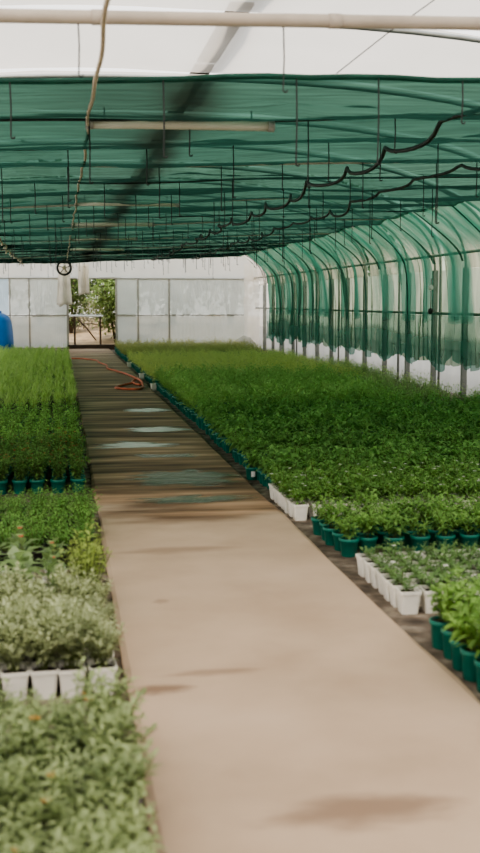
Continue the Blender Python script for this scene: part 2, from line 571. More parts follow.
# low vertical film of both long sides, panel by panel
for side, nm in ((1, 'wall_right'), (-1, 'wall_left')):
    wroot = empty(nm)
    tag(wroot, 'white plastic side wall below the arch', None, None, 'structure')
    xx = XC + side * AX
    ya = Y0
    while ya < Y1 - 0.05:
        yb = min(ya + 1.36, Y1)
        for z0, z1, mt in ((0.0, 0.66, 'lowfilm'), (0.64, ZB, 'wallfilm')) if side > 0 else ((0.0, 0.66, 'lowfilm'),):   # unseen left side kept open to let in more sky light
            P = []
            for i in range(9):
                y = ya + (yb - ya) * i / 8
                row = []
                for j in range(7):
                    z = z0 + (z1 - z0) * j / 6
                    bul = 0.03 * math.sin(PI * i / 8) * math.sin(PI * j / 6) + 0.012 * vnoise2(y * 4, z * 3, 9) * math.sin(PI * j / 6) + (0.012 if z0 else 0)
                    row.append((xx + side * bul, y, z))
                P.append(row)
            MB().grid(P).build('film_panel', M[mt], wroot)
        ya = yb
# square timber-grey posts and the long rails along the netted side
post_y = [15.58 - 1.36 * k for k in range(1, 6)] + [15.58 + 1.355 * k for k in range(13)]
for y in post_y:
    p = MB().box(5.86, y - 0.035, 0.0, 5.94, y + 0.035, 1.9, 0.006)
    tag(p.build('wall_post', M['hoop'], smooth=False), 'grey square post against the white side wall', None, None, 'structure')
tag(MB().tube([(5.88, y, 1.22) for y in (8, 15, 22, 28, 33.2)], 0.022, 8).build('trim_1', M['hoop']), None, None, None, 'structure')
tag(MB().tube([(5.83, y, 2.12) for y in (8, 15, 22, 28, 33.2)], 0.022, 8).build('trim_2', M['frame']), None, None, None, 'structure')

# ------------------------------------------------------------------ end wall with doorway
YE = 33.3
back = empty('wall_back', (0, YE, 0))
tag(back, 'glazed end wall with an open doorway', None, None, 'structure')


def local(o):
    o.location = (0, -YE, 0)
    return o


def bar(x0, z0, x1, z1, nm='mullion', d=0.05, mat='frame'):
    return local(MB().box(x0, YE - d / 2, z0, x1, YE + d / 2, z1, 0.006).build(nm, M[mat], back, smooth=False))


def pane(x0, z0, x1, z1, mat='poly'):
    P = [[(x0 + (x1 - x0) * i / 40, YE + 0.003 * (i % 2), z0 + (z1 - z0) * j / 2) for j in range(3)] for i in range(41)]
    return local(MB().grid(P).build('pane', M[mat], back, smooth=False))


cols_l = [(-3.7, -2.6), (-2.6, -1.46), (-1.46, -0.90), (-0.90, 0.22)]
cols_r = [(1.66, 2.31), (2.31, 3.25), (3.25, 5.62)]
for k, (a, b) in enumerate(cols_l + cols_r):
    lo, hi = a + 0.03, b - 0.03
    mt = 'polyblue' if b < -1.4 else 'poly'
    zs = [(0.06, 0.98), (1.03, 2.08)]
    for (z0, z1) in zs:
        pane(lo, z0, hi, z1, mt)
    bar(a - 0.025, 0, a + 0.025, 2.12)
    bar(a, 0.985, b, 1.025, 'rail')
    bar(a, 2.08, b, 2.13, 'rail')
    bar(a, 0.0, b, 0.05, 'rail')
bar(0.19, 0, 0.25, 2.12)
bar(5.6, 0, 5.65, 2.12)
bar(0.22, 2.08, 1.66, 2.14, 'lintel_rail')
# film closing the arch above the glazing and the bulging roll at the corner
P = []
for i in range(61):
    t = PI * i / 60
    x, z = arch(t, -0.02)
    row = []
    for j in range(8):
        u = j / 7
        zz = 2.1 + (max(z, 2.1) - 2.1) * u if z > 2.1 else z + (2.1 - z) * 0
        xs = x
        row.append((xs, YE - 0.04 - 0.02 * vnoise2(xs * 2.5, zz * 3, 4), zz))
    P.append(row)
local(MB().grid(P).build('end_film', M['endfilm'], back))
P = []
for i in range(25):
    u = i / 24
    row = []
    for j in range(9):
        v = j / 8
        zt = 0.0 + 2.55 * u
        if zt < ZB:
            xo = XC + AX - 0.02
        else:
            xo = XC + AX * max(0, 1 - ((zt - ZB) / BZ) ** 2.5) ** 0.4 - 0.02
        xi = 5.5 + 0.05 * vnoise(zt * 3, 2)
        x = xi + (xo - xi) * v
        row.append((x, YE - 0.10 - 0.10 * math.sin(PI * v) - 0.03 * vnoise2(x * 7, zt * 2, 3), zt))
    P.append(row)
local(MB().grid(P).build('corner_film', M['endfilm'], back))
# crumpled film heap on the ground at the corner
P = []
for i in range(21):
    for_row = []
    for j in range(12):
        a, u = 2 * PI * i / 20, j / 11
        r = 0.34 * math.sin(u * PI / 2 + 0.02) * (1 + 0.18 * vnoise2(a * 2 if i < 20 else 0, u * 4, 6))
        for_row.append((5.45 + r * math.cos(a), 32.85 + 0.6 * r * math.sin(a), max(0.0, 0.36 * math.cos(u * PI / 2) * (1 + 0.2 * vnoise2(a if i < 20 else 0, u * 5, 8)))))
    P.append(for_row)
tag(MB().grid(P).build('film_heap', M['fabric']), 'crumpled heap of white plastic film at the foot of the end wall corner', 'plastic film')

# dark strip in place of shaded ground across the doorway, rail and outside world
tag(MB().box(0.2, 33.2, -0.02, 1.7, 33.42, 0.13, 0.01).build('door_shade_strip', M['doorshade'], smooth=False), None, None, None, 'structure')
P = [[(-14 + 34 * i / 40, 33.45 + 40 * (j / 24) ** 1.4, -0.03 + 0.45 * max(0, min(1, (33.45 + 40 * (j / 24) ** 1.4 - 34.6) / 3.0)) * (1 + 0.4 * vnoise2(i * 0.9, j * 0.8, 12))) for j in range(25)] for i in range(41)]
tag(MB().grid(P).build('ground_outside', M['dryground']), None, None, None, 'structure')
o = MB().tube([(0.28, 34.2, 0.98), (1.3, 34.2, 0.97)], 0.035, 10).build('white_rail', M['tag'])
tag(o, 'white horizontal pipe rail seen just outside the open doorway', 'rail')
MB().box(0.4, 34.17, -0.03, 0.46, 34.23, 0.98).build('post', M['bark'], o, smooth=False)
MB().box(1.18, 34.17, -0.03, 1.24, 34.23, 0.98).build('post', M['bark'], o, smooth=False)


# ------------------------------------------------------------------ foliage
def leaves_mesh(base, dirs, L, W, droop, tint):
    """five-vertex folded leaves; arrays of n"""
    n = len(base)
    up = np.array([0, 0, 1.0])
    s = np.cross(dirs, up)
    ln = np.linalg.norm(s, axis=1, keepdims=True)
    s = np.where(ln < 1e-3, np.array([1.0, 0, 0]), s / np.maximum(ln, 1e-6))
    nn = np.cross(s, dirs)
    L, W = L[:, None], W[:, None]
    mid = base + dirs * L * 0.5
    l = mid - s * W * 0.5 + nn * W * 0.18 - dirs * L * 0.05
    r = mid + s * W * 0.5 + nn * W * 0.18 - dirs * L * 0.05
    tip = base + dirs * L - up * (droop * L)
    V = np.stack([base, l, mid, r, tip], axis=1).reshape(-1, 3)
    b = (np.arange(n) * 5)[:, None]
    Fq = np.stack([b + np.array([[0, 2, 1]]), b + np.array([[0, 3, 2]]), b + np.array([[1, 2, 4]]), b + np.array([[2, 3, 4]])], axis=1).reshape(-1, 3)
    T = np.repeat(tint, 5)
    return V, Fq, T


def foliage_arrays(sp, seed, lod=1.0):
    R = np.random.RandomState(seed)
    B, D, LL, WW, TT = [], [], [], [], []
    stems = []
    ns = max(2, int(round(sp['stems'] * (0.6 + 0.4 * lod))))
    for k in range(ns):
        az = 2 * PI * (k + R.rand() * 0.8) / ns
        rad = sp['spread'] * math.sqrt(R.rand() * 0.9 + 0.08)
        h = sp['h'] * (0.62 + 0.38 * R.rand()) * (1.06 - 0.35 * (rad / sp['spread']) ** 2)
        r0 = 0.02 * R.rand()
        p0 = np.array([r0 * math.cos(az), r0 * math.sin(az), 0])
        p1 = np.array([rad * 0.45 * math.cos(az), rad * 0.45 * math.sin(az), h * 0.62])
        p2 = np.array([rad * math.cos(az), rad * math.sin(az), h])
        stems.append([(1 - t) ** 2 * p0 + 2 * t * (1 - t) * p1 + t * t * p2 for t in (0, 0.33, 0.66, 1.0)])
        nl = max(3, int(round(sp['leaves'] * lod)))
        for i in range(nl):
            t = sp.get('t0', 0.2) + (1 - sp.get('t0', 0.2)) * (i + 0.5 + 0.3 * R.randn()) / nl
            t = min(1.0, max(0.05, t))
            p = (1 - t) ** 2 * p0 + 2 * t * (1 - t) * p1 + t * t * p2
            a = az + i * 2.4 + R.randn() * 0.4
            el = sp['elev'] + R.randn() * 0.28 + 0.35 * (t - 0.6)
            d = np.array([math.cos(a) * math.cos(el), math.sin(a) * math.cos(el), math.sin(el)])
            B.append(p)
            D.append(d)
            sz = (0.75 + 0.5 * R.rand()) * (1.0 - 0.35 * max(0, t - 0.7) / 0.3)
            LL.append(sp['L'] * sz / (lod ** 0.5))
            WW.append(sp['W'] * sz / (lod ** 0.5))
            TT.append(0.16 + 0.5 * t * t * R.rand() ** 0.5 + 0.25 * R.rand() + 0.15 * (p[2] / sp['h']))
    V, Fq, T = leaves_mesh(np.array(B), np.array(D), np.array(LL), np.array(WW), sp['droop'], np.clip(np.array(TT), 0, 1))
    return V, Fq, T, stems


def stem_arrays(stems, r):
    V, Fq = [], []
    for s in stems:
        b = len(V)
        for i, p in enumerate(s):
            rr = r * (1 - 0.6 * i / (len(s) - 1))
            for k in range(3):
                V.append((p[0] + rr * math.cos(2.094 * k), p[1] + rr * math.sin(2.094 * k), p[2]))
        for i in range(len(s) - 1):
            for k in range(3):
                j = (k + 1) % 3
                Fq.append((b + i * 3 + k, b + i * 3 + j, b + i * 3 + 3 + j))
                Fq.append((b + i * 3 + k, b + i * 3 + 3 + j, b + i * 3 + 3 + k))
    return np.array(V), np.array(Fq)


def tri_mesh(name, V, Fq, T, mats, mi=None):
    me = bpy.data.meshes.new(name)
    nv, nf = len(V), len(Fq)
    me.vertices.add(nv)
    me.vertices.foreach_set('co', np.asarray(V, dtype=np.float32).ravel())
    me.loops.add(nf * 3)
    me.loops.foreach_set('vertex_index', np.asarray(Fq, dtype=np.int32).ravel())
    me.polygons.add(nf)
    me.polygons.foreach_set('loop_start', np.arange(nf, dtype=np.int32) * 3)
    me.polygons.foreach_set('loop_total', np.full(nf, 3, dtype=np.int32))
    for mt in mats:
        me.materials.append(mt)
    if mi is not None:
        me.polygons.foreach_set('material_index', np.asarray(mi, dtype=np.int32))
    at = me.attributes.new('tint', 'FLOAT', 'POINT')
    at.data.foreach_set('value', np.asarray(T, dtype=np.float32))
    me.update(calc_edges=True)
    me.validate()
    return me


def flower_arrays(stems, n, size, R):
    V, Fq = [], []
    idx = R.permutation(len(stems))[:n]
    for k in idx:
        c = np.array(stems[k][-1]) + np.array([0, 0, 0.008])
        for p in range(6):
            a = 2 * PI * p / 6
            d = np.array([math.cos(a), math.sin(a), 0.25])
            s = np.array([-math.sin(a), math.cos(a), 0])
            b = len(V)
            V += [c, c + d * size * 0.6 - s * size * 0.32, c + d * size, c + d * size * 0.6 + s * size * 0.32]
            Fq += [(b, b + 1, b + 2), (b, b + 2, b + 3)]
    return np.array(V), np.array(Fq)


# ------------------------------------------------------------------ pots
def pot_mesh(kind):
    b = MB()
    if kind == 'square':
        w0, w1, h, th = 0.038, 0.050, 0.108, 0.004

        def ring(w, z, c=0.008):
            return [(-w + c, -w, z), (w - c, -w, z), (w, -w + c, z), (w, w - c, z), (w - c, w, z), (-w + c, w, z), (-w, w - c, z), (-w, -w + c, z)]
        lay = [ring(w0, 0), ring(w1 - 0.003, h - 0.016), ring(w1 + 0.001, h - 0.015), ring(w1 + 0.001, h), ring(w1 - th, h), ring(w0 + (w1 - w0) * 0.6 - th, h * 0.6)]
        n = 8
    else:
        r0, r1, h = {'round': (0.043, 0.056, 0.105), 'tall': (0.043, 0.054, 0.12)}[kind]
        n = 16

        def ring(r, z):
            return [(r * math.cos(2 * PI * k / n), r * math.sin(2 * PI * k / n), z) for k in range(n)]
        lay = [ring(r0 * 0.94, 0), ring(r0, 0.004), ring(r1 - 0.004, h - 0.022), ring(r1 + 0.002, h - 0.020), ring(r1 + 0.003, h - 0.002), ring(r1, h), ring(r1 - 0.005, h), ring(r1 - 0.012, h * 0.6)]
    vs = [p for l in lay for p in l]
    fs = [tuple(reversed(range(n)))]
    for i in range(len(lay) - 1):
        for k in range(n):
            j = (k + 1) % n
            fs.append((i * n + k, i * n + j, (i + 1) * n + j, (i + 1) * n + k))
    b.add(vs, fs)
    return b


POT_H = {'square': 0.108, 'round': 0.105, 'tall': 0.12}


def soil_mesh(kind):
    h = POT_H[kind] - 0.012
    w = 0.043 if kind == 'square' else 0.047
    b = MB()
    n = 10
    vs = [(0, 0, h + 0.006)]
    for q, rr in enumerate((0.5, 1.0)):
        for k in range(n):
            a = 2 * PI * k / n
            vs.append((w * rr * math.cos(a), w * rr * math.sin(a), h + (0.003 if rr < 1 else 0) + 0.002 * vnoise(k * 3.1 + q, 3)))
    fs = [(0, 1 + k, 1 + (k + 1) % n) for k in range(n)] + [(1 + k, 1 + n + k, 1 + n + (k + 1) % n, 1 + (k + 1) % n) for k in range(n)]
    return b.add(vs, fs)


POTS = {}
for kind, cols in (('square', ['white', 'black']), ('round', ['teal', 'black', 'purple']), ('tall', ['teal'])):
    for c in cols:
        POTS[(kind, c)] = (pot_mesh(kind).mesh('pot', M[c], smooth=False if kind == 'square' else True), soil_mesh(kind).mesh('soil', M['soil']))

# species: form of the leafy part
SPEC = {
    'lush':     dict(stems=11, leaves=15, h=0.215, spread=0.100, L=0.05, W=0.02, elev=0.35, droop=0.25, dark=(0.05, 0.15, 0.02), light=(0.34, 0.58, 0.12)),
    'feather':  dict(stems=11, leaves=13, h=0.20, spread=0.095, L=0.046, W=0.015, elev=0.45, droop=0.2, dark=(0.09, 0.15, 0.05), light=(0.46, 0.56, 0.24)),
    'silver':   dict(stems=17, leaves=19, h=0.205, spread=0.095, L=0.034, W=0.014, elev=0.45, droop=0.15, dark=(0.15, 0.185, 0.09), light=(0.60, 0.66, 0.36)),
    'seedling': dict(stems=3, leaves=5, h=0.15, spread=0.040, L=0.072, W=0.034, elev=0.5, droop=0.2, dark=(0.06, 0.13, 0.03), light=(0.32, 0.46, 0.16), t0=0.35),
    'golden':   dict(stems=10, leaves=16, h=0.20, spread=0.080, L=0.026, W=0.010, elev=0.4, droop=0.2, dark=(0.16, 0.24, 0.04), light=(0.48, 0.6, 0.14)),
    'fern':     dict(stems=13, leaves=15, h=0.155, spread=0.100, L=0.032, W=0.011, elev=0.2, droop=0.25, dark=(0.060, 0.222, 0.038), light=(0.3, 0.54, 0.12)),
    'darkleaf': dict(stems=9, leaves=13, h=0.24, spread=0.115, L=0.042, W=0.022, elev=0.08, droop=0.25, dark=(0.035, 0.1, 0.02), light=(0.22, 0.42, 0.09), t0=0.08),
    'midgreen': dict(stems=11, leaves=14, h=0.215, spread=0.08, L=0.036, W=0.015, elev=0.3, droop=0.2, dark=(0.09, 0.22, 0.035), light=(0.38, 0.66, 0.15)),
    'grass':    dict(stems=14, leaves=12, h=0.225, spread=0.10, L=0.055, W=0.007, elev=0.9, droop=0.1, dark=(0.17, 0.32, 0.05), light=(0.46, 0.68, 0.16)),
    'low':      dict(stems=8, leaves=9, h=0.09, spread=0.075, L=0.030, W=0.014, elev=0.25, droop=0.2, dark=(0.06, 0.14, 0.04), light=(0.26, 0.44, 0.14)),
    'round':    dict(stems=9, leaves=13, h=0.17, spread=0.095, L=0.048, W=0.021, elev=0.35, droop=0.3, dark=(0.05, 0.16, 0.03), light=(0.32, 0.56, 0.13)),
    'deep':     dict(stems=9, leaves=12, h=0.185, spread=0.075, L=0.054, W=0.025, elev=0.15, droop=0.3, dark=(0.06, 0.17, 0.035), light=(0.36, 0.64, 0.16)),
    'plume':    dict(stems=13, leaves=16, h=0.30, spread=0.085, L=0.05, W=0.013, elev=0.38, droop=0.15, dark=(0.17, 0.33, 0.06), light=(0.56, 0.82, 0.24)),
    'lime':     dict(stems=11, leaves=14, h=0.235, spread=0.085, L=0.034, W=0.014, elev=0.2, droop=0.25, dark=(0.5, 0.6, 0.1), light=(0.95, 0.97, 0.35)),
    'olive':    dict(stems=11, leaves=14, h=0.25, spread=0.105, L=0.034, W=0.014, elev=0.4, droop=0.25, dark=(0.28, 0.3, 0.07), light=(0.75, 0.72, 0.25)),
    'weed':     dict(stems=9, leaves=8, h=0.34, spread=0.12, L=0.060, W=0.012, elev=0.6, droop=0.2, dark=(0.2, 0.32, 0.08), light=(0.6, 0.75, 0.3)),
}
for k, sp in SPEC.items():
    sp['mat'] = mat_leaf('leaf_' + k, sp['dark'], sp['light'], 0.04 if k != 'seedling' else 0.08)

_cache = {}


def variants(spec, lod, flower=None, nf=0, n=5):
    key = (spec, lod, flower, nf)
    if key in _cache:
        return _cache[key]
    sp, out = SPEC[spec], []
    for s in range(n):
        V, Fq, T, stems = foliage_arrays(sp, 100 + s * 7 + hash(spec) % 1 + len(spec) * 13, lod)
        SV, SF = stem_arrays(stems, 0.0022)
        VV = np.concatenate([V, SV])
        FF = np.concatenate([Fq, SF + len(V)])
        TT = np.concatenate([T, np.full(len(SV), 0.15)])
        mi = np.concatenate([np.zeros(len(Fq)), np.ones(len(SF))])
        me = tri_mesh('foliage', VV, FF, TT, [sp['mat'], M['stem']], mi)
        fm = None
        if flower and (s % 5) in (0, 1, 3)[:max(1, min(3, nf))]:
            FV, FFq = flower_arrays(stems, nf, 0.013 if flower != 'fl_red' else 0.011, np.random.RandomState(s))
            fm = tri_mesh('flower', FV, FFq, np.zeros(len(FV)), [M[flower]])
        out.append((me, fm))
    _cache[key] = out
    return out


def in_frame(x, y, zt, m=30):
    a, b = proj(x, y, 0.0), proj(x, y, zt)
    if max(a[0], b[0]) < -m or min(a[0], b[0]) > 480 + m:
        return False
    return b[1] < 853 + m and a[1] > -m


def place_plant(name, label, cat, group, spec, pot, x, y, rot, sc, flower=None, nf=0, detail=2, var=0, potcol=None, fscale=1.0):
    """detail 2: pot, soil, foliage, flower; 1: pot, foliage; 0: one mesh (too small to show parts)"""
    kind = pot[0]
    pm, sm = POTS[(kind, potcol or pot[1])]
    ph = POT_H[kind]
    e = empty(name, (x, y, -0.02))
    e.rotation_euler = (0, 0, rot)
    tag(e, label, cat, group)
    p = link('pot', pm, e)
    vs = variants(spec, 1.0 if detail == 2 else 0.55 if detail == 1 else 0.42, flower, nf)
    fm, fl = vs[var % len(vs)]
    f = link('foliage', fm, e)
    f.location = (0, 0, ph - 0.012)
    f.scale = (sc * fscale, sc * fscale, sc)
    f.rotation_euler = (0, 0, (var * 1.3) % 6.28)
    if detail == 2:
        link('soil', sm, e)
    if fl is not None:
        q = link('flower', fl, e)
        q.location, q.scale, q.rotation_euler = f.location, f.scale, f.rotation_euler
    return e


_single = {}


def single_mesh(spec, pot, var, sc):
    key = (spec, pot, var)
    if key not in _single:
        sp = SPEC[spec]
        V, Fq, T, stems = foliage_arrays(sp, 300 + var * 11, 0.42)
        pb_ = pot_mesh(pot[0])
        me0 = pb_.v
        PF = []
        for q in pb_.f:
            for i in range(1, len(q) - 1):
                PF.append((q[0], q[i], q[i + 1]))
        V = V + np.array([0, 0, POT_H[pot[0]] - 0.012])
        VV = np.concatenate([V, np.array(me0)])
        FF = np.concatenate([Fq, np.array(PF) + len(V)])
        TT = np.concatenate([T, np.zeros(len(me0))])
        mi = np.concatenate([np.zeros(len(Fq)), np.ones(len(PF))])
        _single[key] = (tri_mesh('potted_plant', VV, FF, TT, [sp['mat'], M[pot[1]]], mi), VV, FF, TT, mi)
    return _single[key]


def block(name, label, cat, group, spec, pot, x0, x1, y0, y1, sx, sy, detail, seed, hs=1.0, flower=None, nf=0, most=300, skew=0.0, edge=1, altpots=None, stuffname=None, stufflabel=None, special=None, margin=90, keep=None):
    """one bed block of identical potted plants on a grid; the aisle side is x0 when edge=1, x1 when edge=-1"""
    R = random.Random(seed)
    spots = []
    ny = max(1, int((y1 - y0) / sy) + 1)
    nx = max(1, int((x1 - x0) / sx) + 1)
    for j in range(ny):
        for i in range(nx):
            x = (x0 + i * sx) if edge == 1 else (x1 - i * sx)
            y = y0 + j * sy + skew * (x - x0)
            jit = 0.04 if pot[0] == 'square' else 0.10
            x += R.uniform(-1, 1) * jit * sx
            y += R.uniform(-1, 1) * jit * sy
            if keep and not keep(x, y):
                continue
            if in_frame(x, y, 0.3, margin):
                spots.append((y, x, i, j))
    spots.sort(key=lambda s: (not in_frame(s[1], s[0], 0.3, 15), s[0] * s[0] + s[1] * s[1]))
    n = 0
    for (y, x, i, j) in spots[:most]:
        rot = R.uniform(-0.12, 0.12) if pot[0] == 'square' else R.uniform(0, 6.28)
        lab = label
        grp = group
        if special and (i, j) in special:
            lab, grp = special[(i, j)], None
        pc = None
        if altpots and R.random() < altpots[1]:
            pc = altpots[0]
        var = R.randrange(5)
        sc = hs * R.uniform(0.72, 1.24)
        if detail > 0:
            place_plant(name, lab, cat, grp, spec, pot, x, y, rot, sc, flower, nf, detail, var, pc, fscale=R.uniform(0.95, 1.1))
        else:
            me = single_mesh(spec, pot, var, 1)[0]
            o = link(name, me)
            o.location = (x, y, -0.02)
            o.rotation_euler = (0, 0, R.uniform(0, 6.28))
            o.scale = (1, 1, sc)
            tag(o, lab, cat, grp)
        n += 1
    rest = spots[most:]
    if rest:
        Vs, Fs, Ts, Ms, b = [], [], [], [], 0
        for (y, x, i, j) in rest:
            me, V, Fq, T, mi = single_mesh(spec, pot, R.randrange(5), 1)
            a = R.uniform(0, 6.28)
            ca, sa = math.cos(a), math.sin(a)
            sc = hs * R.uniform(0.72, 1.24)
            W = np.stack([V[:, 0] * ca - V[:, 1] * sa + x, V[:, 0] * sa + V[:, 1] * ca + y, V[:, 2] * sc - 0.02], axis=1)
            Vs.append(W)
            Fs.append(Fq + b)
            Ts.append(np.clip(T + R.uniform(-0.08, 0.2), 0, 1))
            Ms.append(mi)
            b += len(W)
        me = tri_mesh(stuffname, np.concatenate(Vs), np.concatenate(Fs), np.concatenate(Ts), [SPEC[spec]['mat'], M[pot[1]]], np.concatenate(Ms))
        tag(link(stuffname, me), stufflabel, 'plants', None, 'stuff')
    print(name, spec, 'individuals', n, 'stuff', len(rest))


# ---- beds: the narrow strip opposite the netted wall
block('marigold_seedling', 'pale green feathery young plant in a dark pot, block before the silver plants', 'potted plant', 'feathery pale green plants at the very front',
      'feather', ('round', 'black'), -0.62, 0.13, 1.95, 3.36, 0.122, 0.122, 2, 1, 1.05, 'fl_orange', 1, edge=-1, altpots=('purple', 0.12))
block('silver_plant', 'silvery grey-green bushy plant in a white square pot', 'potted plant', 'silver-leaved plants in white square pots',
      'silver', ('square', 'white'), -0.75, 0.125, 3.92, 4.62, 0.104, 0.115, 2, 2, 1.0, edge=-1,
      special={(0, 0): 'silvery bushy plant in white square pot at the front aisle-side corner of the silver block'})
block('broadleaf_seedling', 'broad-leaved green seedling in a white square pot, behind the silver plants', 'potted plant', 'broad-leaved seedlings in white pots',
      'seedling', ('square', 'white'), -0.9, -0.05, 4.82, 5.6, 0.15, 0.2, 2, 3, 1.4, edge=-1, flower='fl_red', nf=1)
block('golden_plant', 'yellow-green fine-leaved plant at the aisle edge beside the broad-leaved seedlings', 'potted plant', 'yellow-green plants at the aisle edge',
      'golden', ('square', 'white'), 0.06, 0.10, 4.75, 5.3, 0.12, 0.13, 2, 4, 1.55, edge=-1)
block('fern_plant', 'bright green ferny low plant in a dark pot, behind the broad-leaved seedlings', 'potted plant', 'bright green ferny plants',
      'fern', ('round', 'black'), -1.0, 0.11, 5.88, 7.15, 0.135, 0.135, 2, 5, 1.0, edge=-1)
block('dark_leafy_plant', 'dark green leafy plant with touches of red in a teal pot', 'potted plant', 'dark leafy plants in teal pots across from the netted wall',
      'darkleaf', ('round', 'teal'), -1.2, 0.10, 8.25, 9.6, 0.14, 0.14, 2, 6, 1.0, 'fl_red', 3, edge=-1)
block('bushy_green_plant', 'fresh green bushy plant with fine leaves in a teal pot, beyond the dark red-flecked plants', 'potted plant', 'fresh green fine-leaved plants across from the netted wall',
      'midgreen', ('round', 'teal'), -1.6, 0.11, 9.75, 12.8, 0.145, 0.15, 1, 7, 1.0, edge=-1)
block('grassy_plant', 'bright grassy plant in a dark pot in the tall block nearer the doorway side', 'potted plant', 'bright grassy plants across from the netted wall',
      'grass', ('round', 'black'), -2.0, 0.11, 13.3, 27.0, 0.15, 0.155, 0, 8, 1.1, edge=-1, stuffname='grassy_foliage', stufflabel='distant mass of bright grassy potted plants reaching the blue tank',
      keep=lambda x, y: not (16.6 < y < 16.95 or 20.7 < y < 20.95))

# ---- beds: the wide side against the netted wall
block('lush_plant', 'lush bright green plant in a teal pot, cluster in front of the white pots', 'potted plant', 'lush plants in teal pots in front of the white pots',
      'lush', ('tall', 'teal'), 1.535, 2.0, 3.45, 4.25, 0.125, 0.13, 2, 20, 1.0,
      special={(0, 6): 'lush plant in the rear path-side teal pot, just before the white pots'})
block('low_plant', 'short small-leaved plant in a white square pot beside the concrete path', 'potted plant', 'short plants in white square pots',
      'low', ('square', 'white'), 1.56, 3.2, 4.75, 5.52, 0.112, 0.116, 2, 21, 1.0, 'fl_white', 1, most=300,
      special={(0, 0): 'white square pot with a short plant at the path corner nearest the teal-potted lush plants'})
block('round_green_plant', 'bright green mounded plant in a round teal pot', 'potted plant', 'bright mounded plants in teal pots',
      'round', ('round', 'teal'), 1.565, 3.3, 5.90, 6.62, 0.142, 0.145, 2, 22, 0.92,
      special={(0, 0): 'bright mounded plant in the teal pot at the path corner just behind the white pots'})
block('flowering_plant', 'green plant dotted with small white flowers in a white pot', 'potted plant', 'white-flowered plants in white square pots',
      'round', ('square', 'white'), 1.525, 3.6, 6.95, 7.75, 0.128, 0.13, 2, 23, 1.0, 'fl_white', 2,
      special={(0, 0): 'white square pot at the path corner of the white-flowered block, gleaming beside the path edge'})
block('deep_green_plant', 'deep green leafy plant in a teal pot, in the dense block beyond the white-flowered plants', 'potted plant', 'deep green plants in teal pots beside the netted wall',
      'deep', ('round', 'teal'), 1.57, 4.2, 8.0, 9.95, 0.142, 0.145, 1, 24, 1.05, keep=lambda x, y: not 8.92 < y < 9.03)
block('dark_bushy_plant', 'dark green bushy plant in the dense block halfway down beside the netted wall', 'potted plant', 'dark bushy plants halfway down',
      'deep', ('round', 'teal'), 1.57, 5.2, 10.2, 12.7, 0.148, 0.15, 0, 25, 1.15, keep=lambda x, y: not (11.02 < y < 11.2 or 11.95 < y < 12.1), stuffname='dark_bushy_foliage', stufflabel='rear part of the dense dark green block halfway down')
block('plume_plant', 'tall feathery mid-green plant in the block beyond the dark bushy plants', 'potted plant', 'tall feathery plants beyond the dark block',
      'plume', ('round', 'teal'), 1.57, 4.3, 13.0, 18.0, 0.15, 0.155, 0, 26, 1.0, stuffname='plume_foliage', stufflabel='rear part of the tall feathery mid-green block')
block('lime_plant', 'yellow-green leafy plant in the light block near the end wall', 'potted plant', 'yellow-green plants near the end wall',
      'lime', ('round', 'teal'), 1.57, 5.2, 18.3, 26.2, 0.16, 0.165, 0, 27, 1.05, stuffname='lime_foliage', stufflabel='rear part of the light yellow-green block near the end wall')
block('olive_plant', 'olive brown-tinged plant in the last block before the glazed end wall', 'potted plant', 'olive plants before the end wall',
      'olive', ('round', 'teal'), 1.57, 5.1, 26.5, 31.8, 0.17, 0.18, 0, 28, 1.1, stuffname='olive_foliage', stufflabel='rear part of the olive-tinged block before the end wall')
block('white_flowering_seedling', 'small white-flowered seedling in the thin row crossing the feathery block near the netted wall', 'potted plant', 'white-flowered seedlings in a thin row',
      'plume', ('square', 'white'), 3.7, 5.0, 13.55, 13.75, 0.12, 0.2, 1, 29, 0.75, 'fl_white', 4)


# teal pot with the small white stick-on label, at the path edge of the deep green block
e = place_plant('deep_green_plant', 'teal pot carrying a small white sticker, at the path edge of the deep green block', 'potted plant', None, 'deep', ('round', 'teal'), 1.50, 8.62, 0.0, 1.0, detail=2, var=2)
tg = MB()
tg.grid([[(0.0535 * math.cos(a), 0.0535 * math.sin(a), z) for z in (0.03, 0.075)] for a in [(-PI / 2 - 0.3 + 0.1 * i) for i in range(7)]])
tg.build('sticker', M['tag'], e)['label'] = 'small white sticker'

for y_, lab in ((24.2, 'white pot with a yellow-green plant at the path edge nearest the doorway'), (20.4, 'white pot with a yellow-green plant at the path edge beside the looped orange hose'), (17.8, 'white pot with a yellow-green plant at the path edge before the looped orange hose')):
    place_plant('lime_plant', lab, 'potted plant', None, 'lime', ('square', 'white'), 1.475, y_, 0.1, 0.9, detail=1, var=1, fscale=0.6)

# weeds along the foot of the netted wall
R = random.Random(5)
Vs, Fs, Ts, b = [], [], [], 0
for k in range(560):
    y = R.uniform(13.0, 22.0) if k % 3 else R.uniform(12.0, 28.0)
    x = R.uniform(4.42, 5.78) if 13.9 < y < 18.1 else R.uniform(5.3, 5.78)
    V, Fq, T, st = foliage_arrays(SPEC['weed'], 900 + k % 9, 0.6)
    sc = R.uniform(0.45, 1.1)
    Vs.append(V * np.array([sc, sc, sc]) + np.array([x, y, -0.02]))
    Fs.append(Fq + b)
    Ts.append(np.clip(T + R.uniform(-0.2, 0.25), 0, 1))
    b += len(V)
tag(link('weeds', tri_mesh('weeds', np.concatenate(Vs), np.concatenate(Fs), np.concatenate(Ts), [SPEC['weed']['mat']])), 'wild grassy weeds growing along the foot of the netted wall', 'weeds', None, 'stuff')

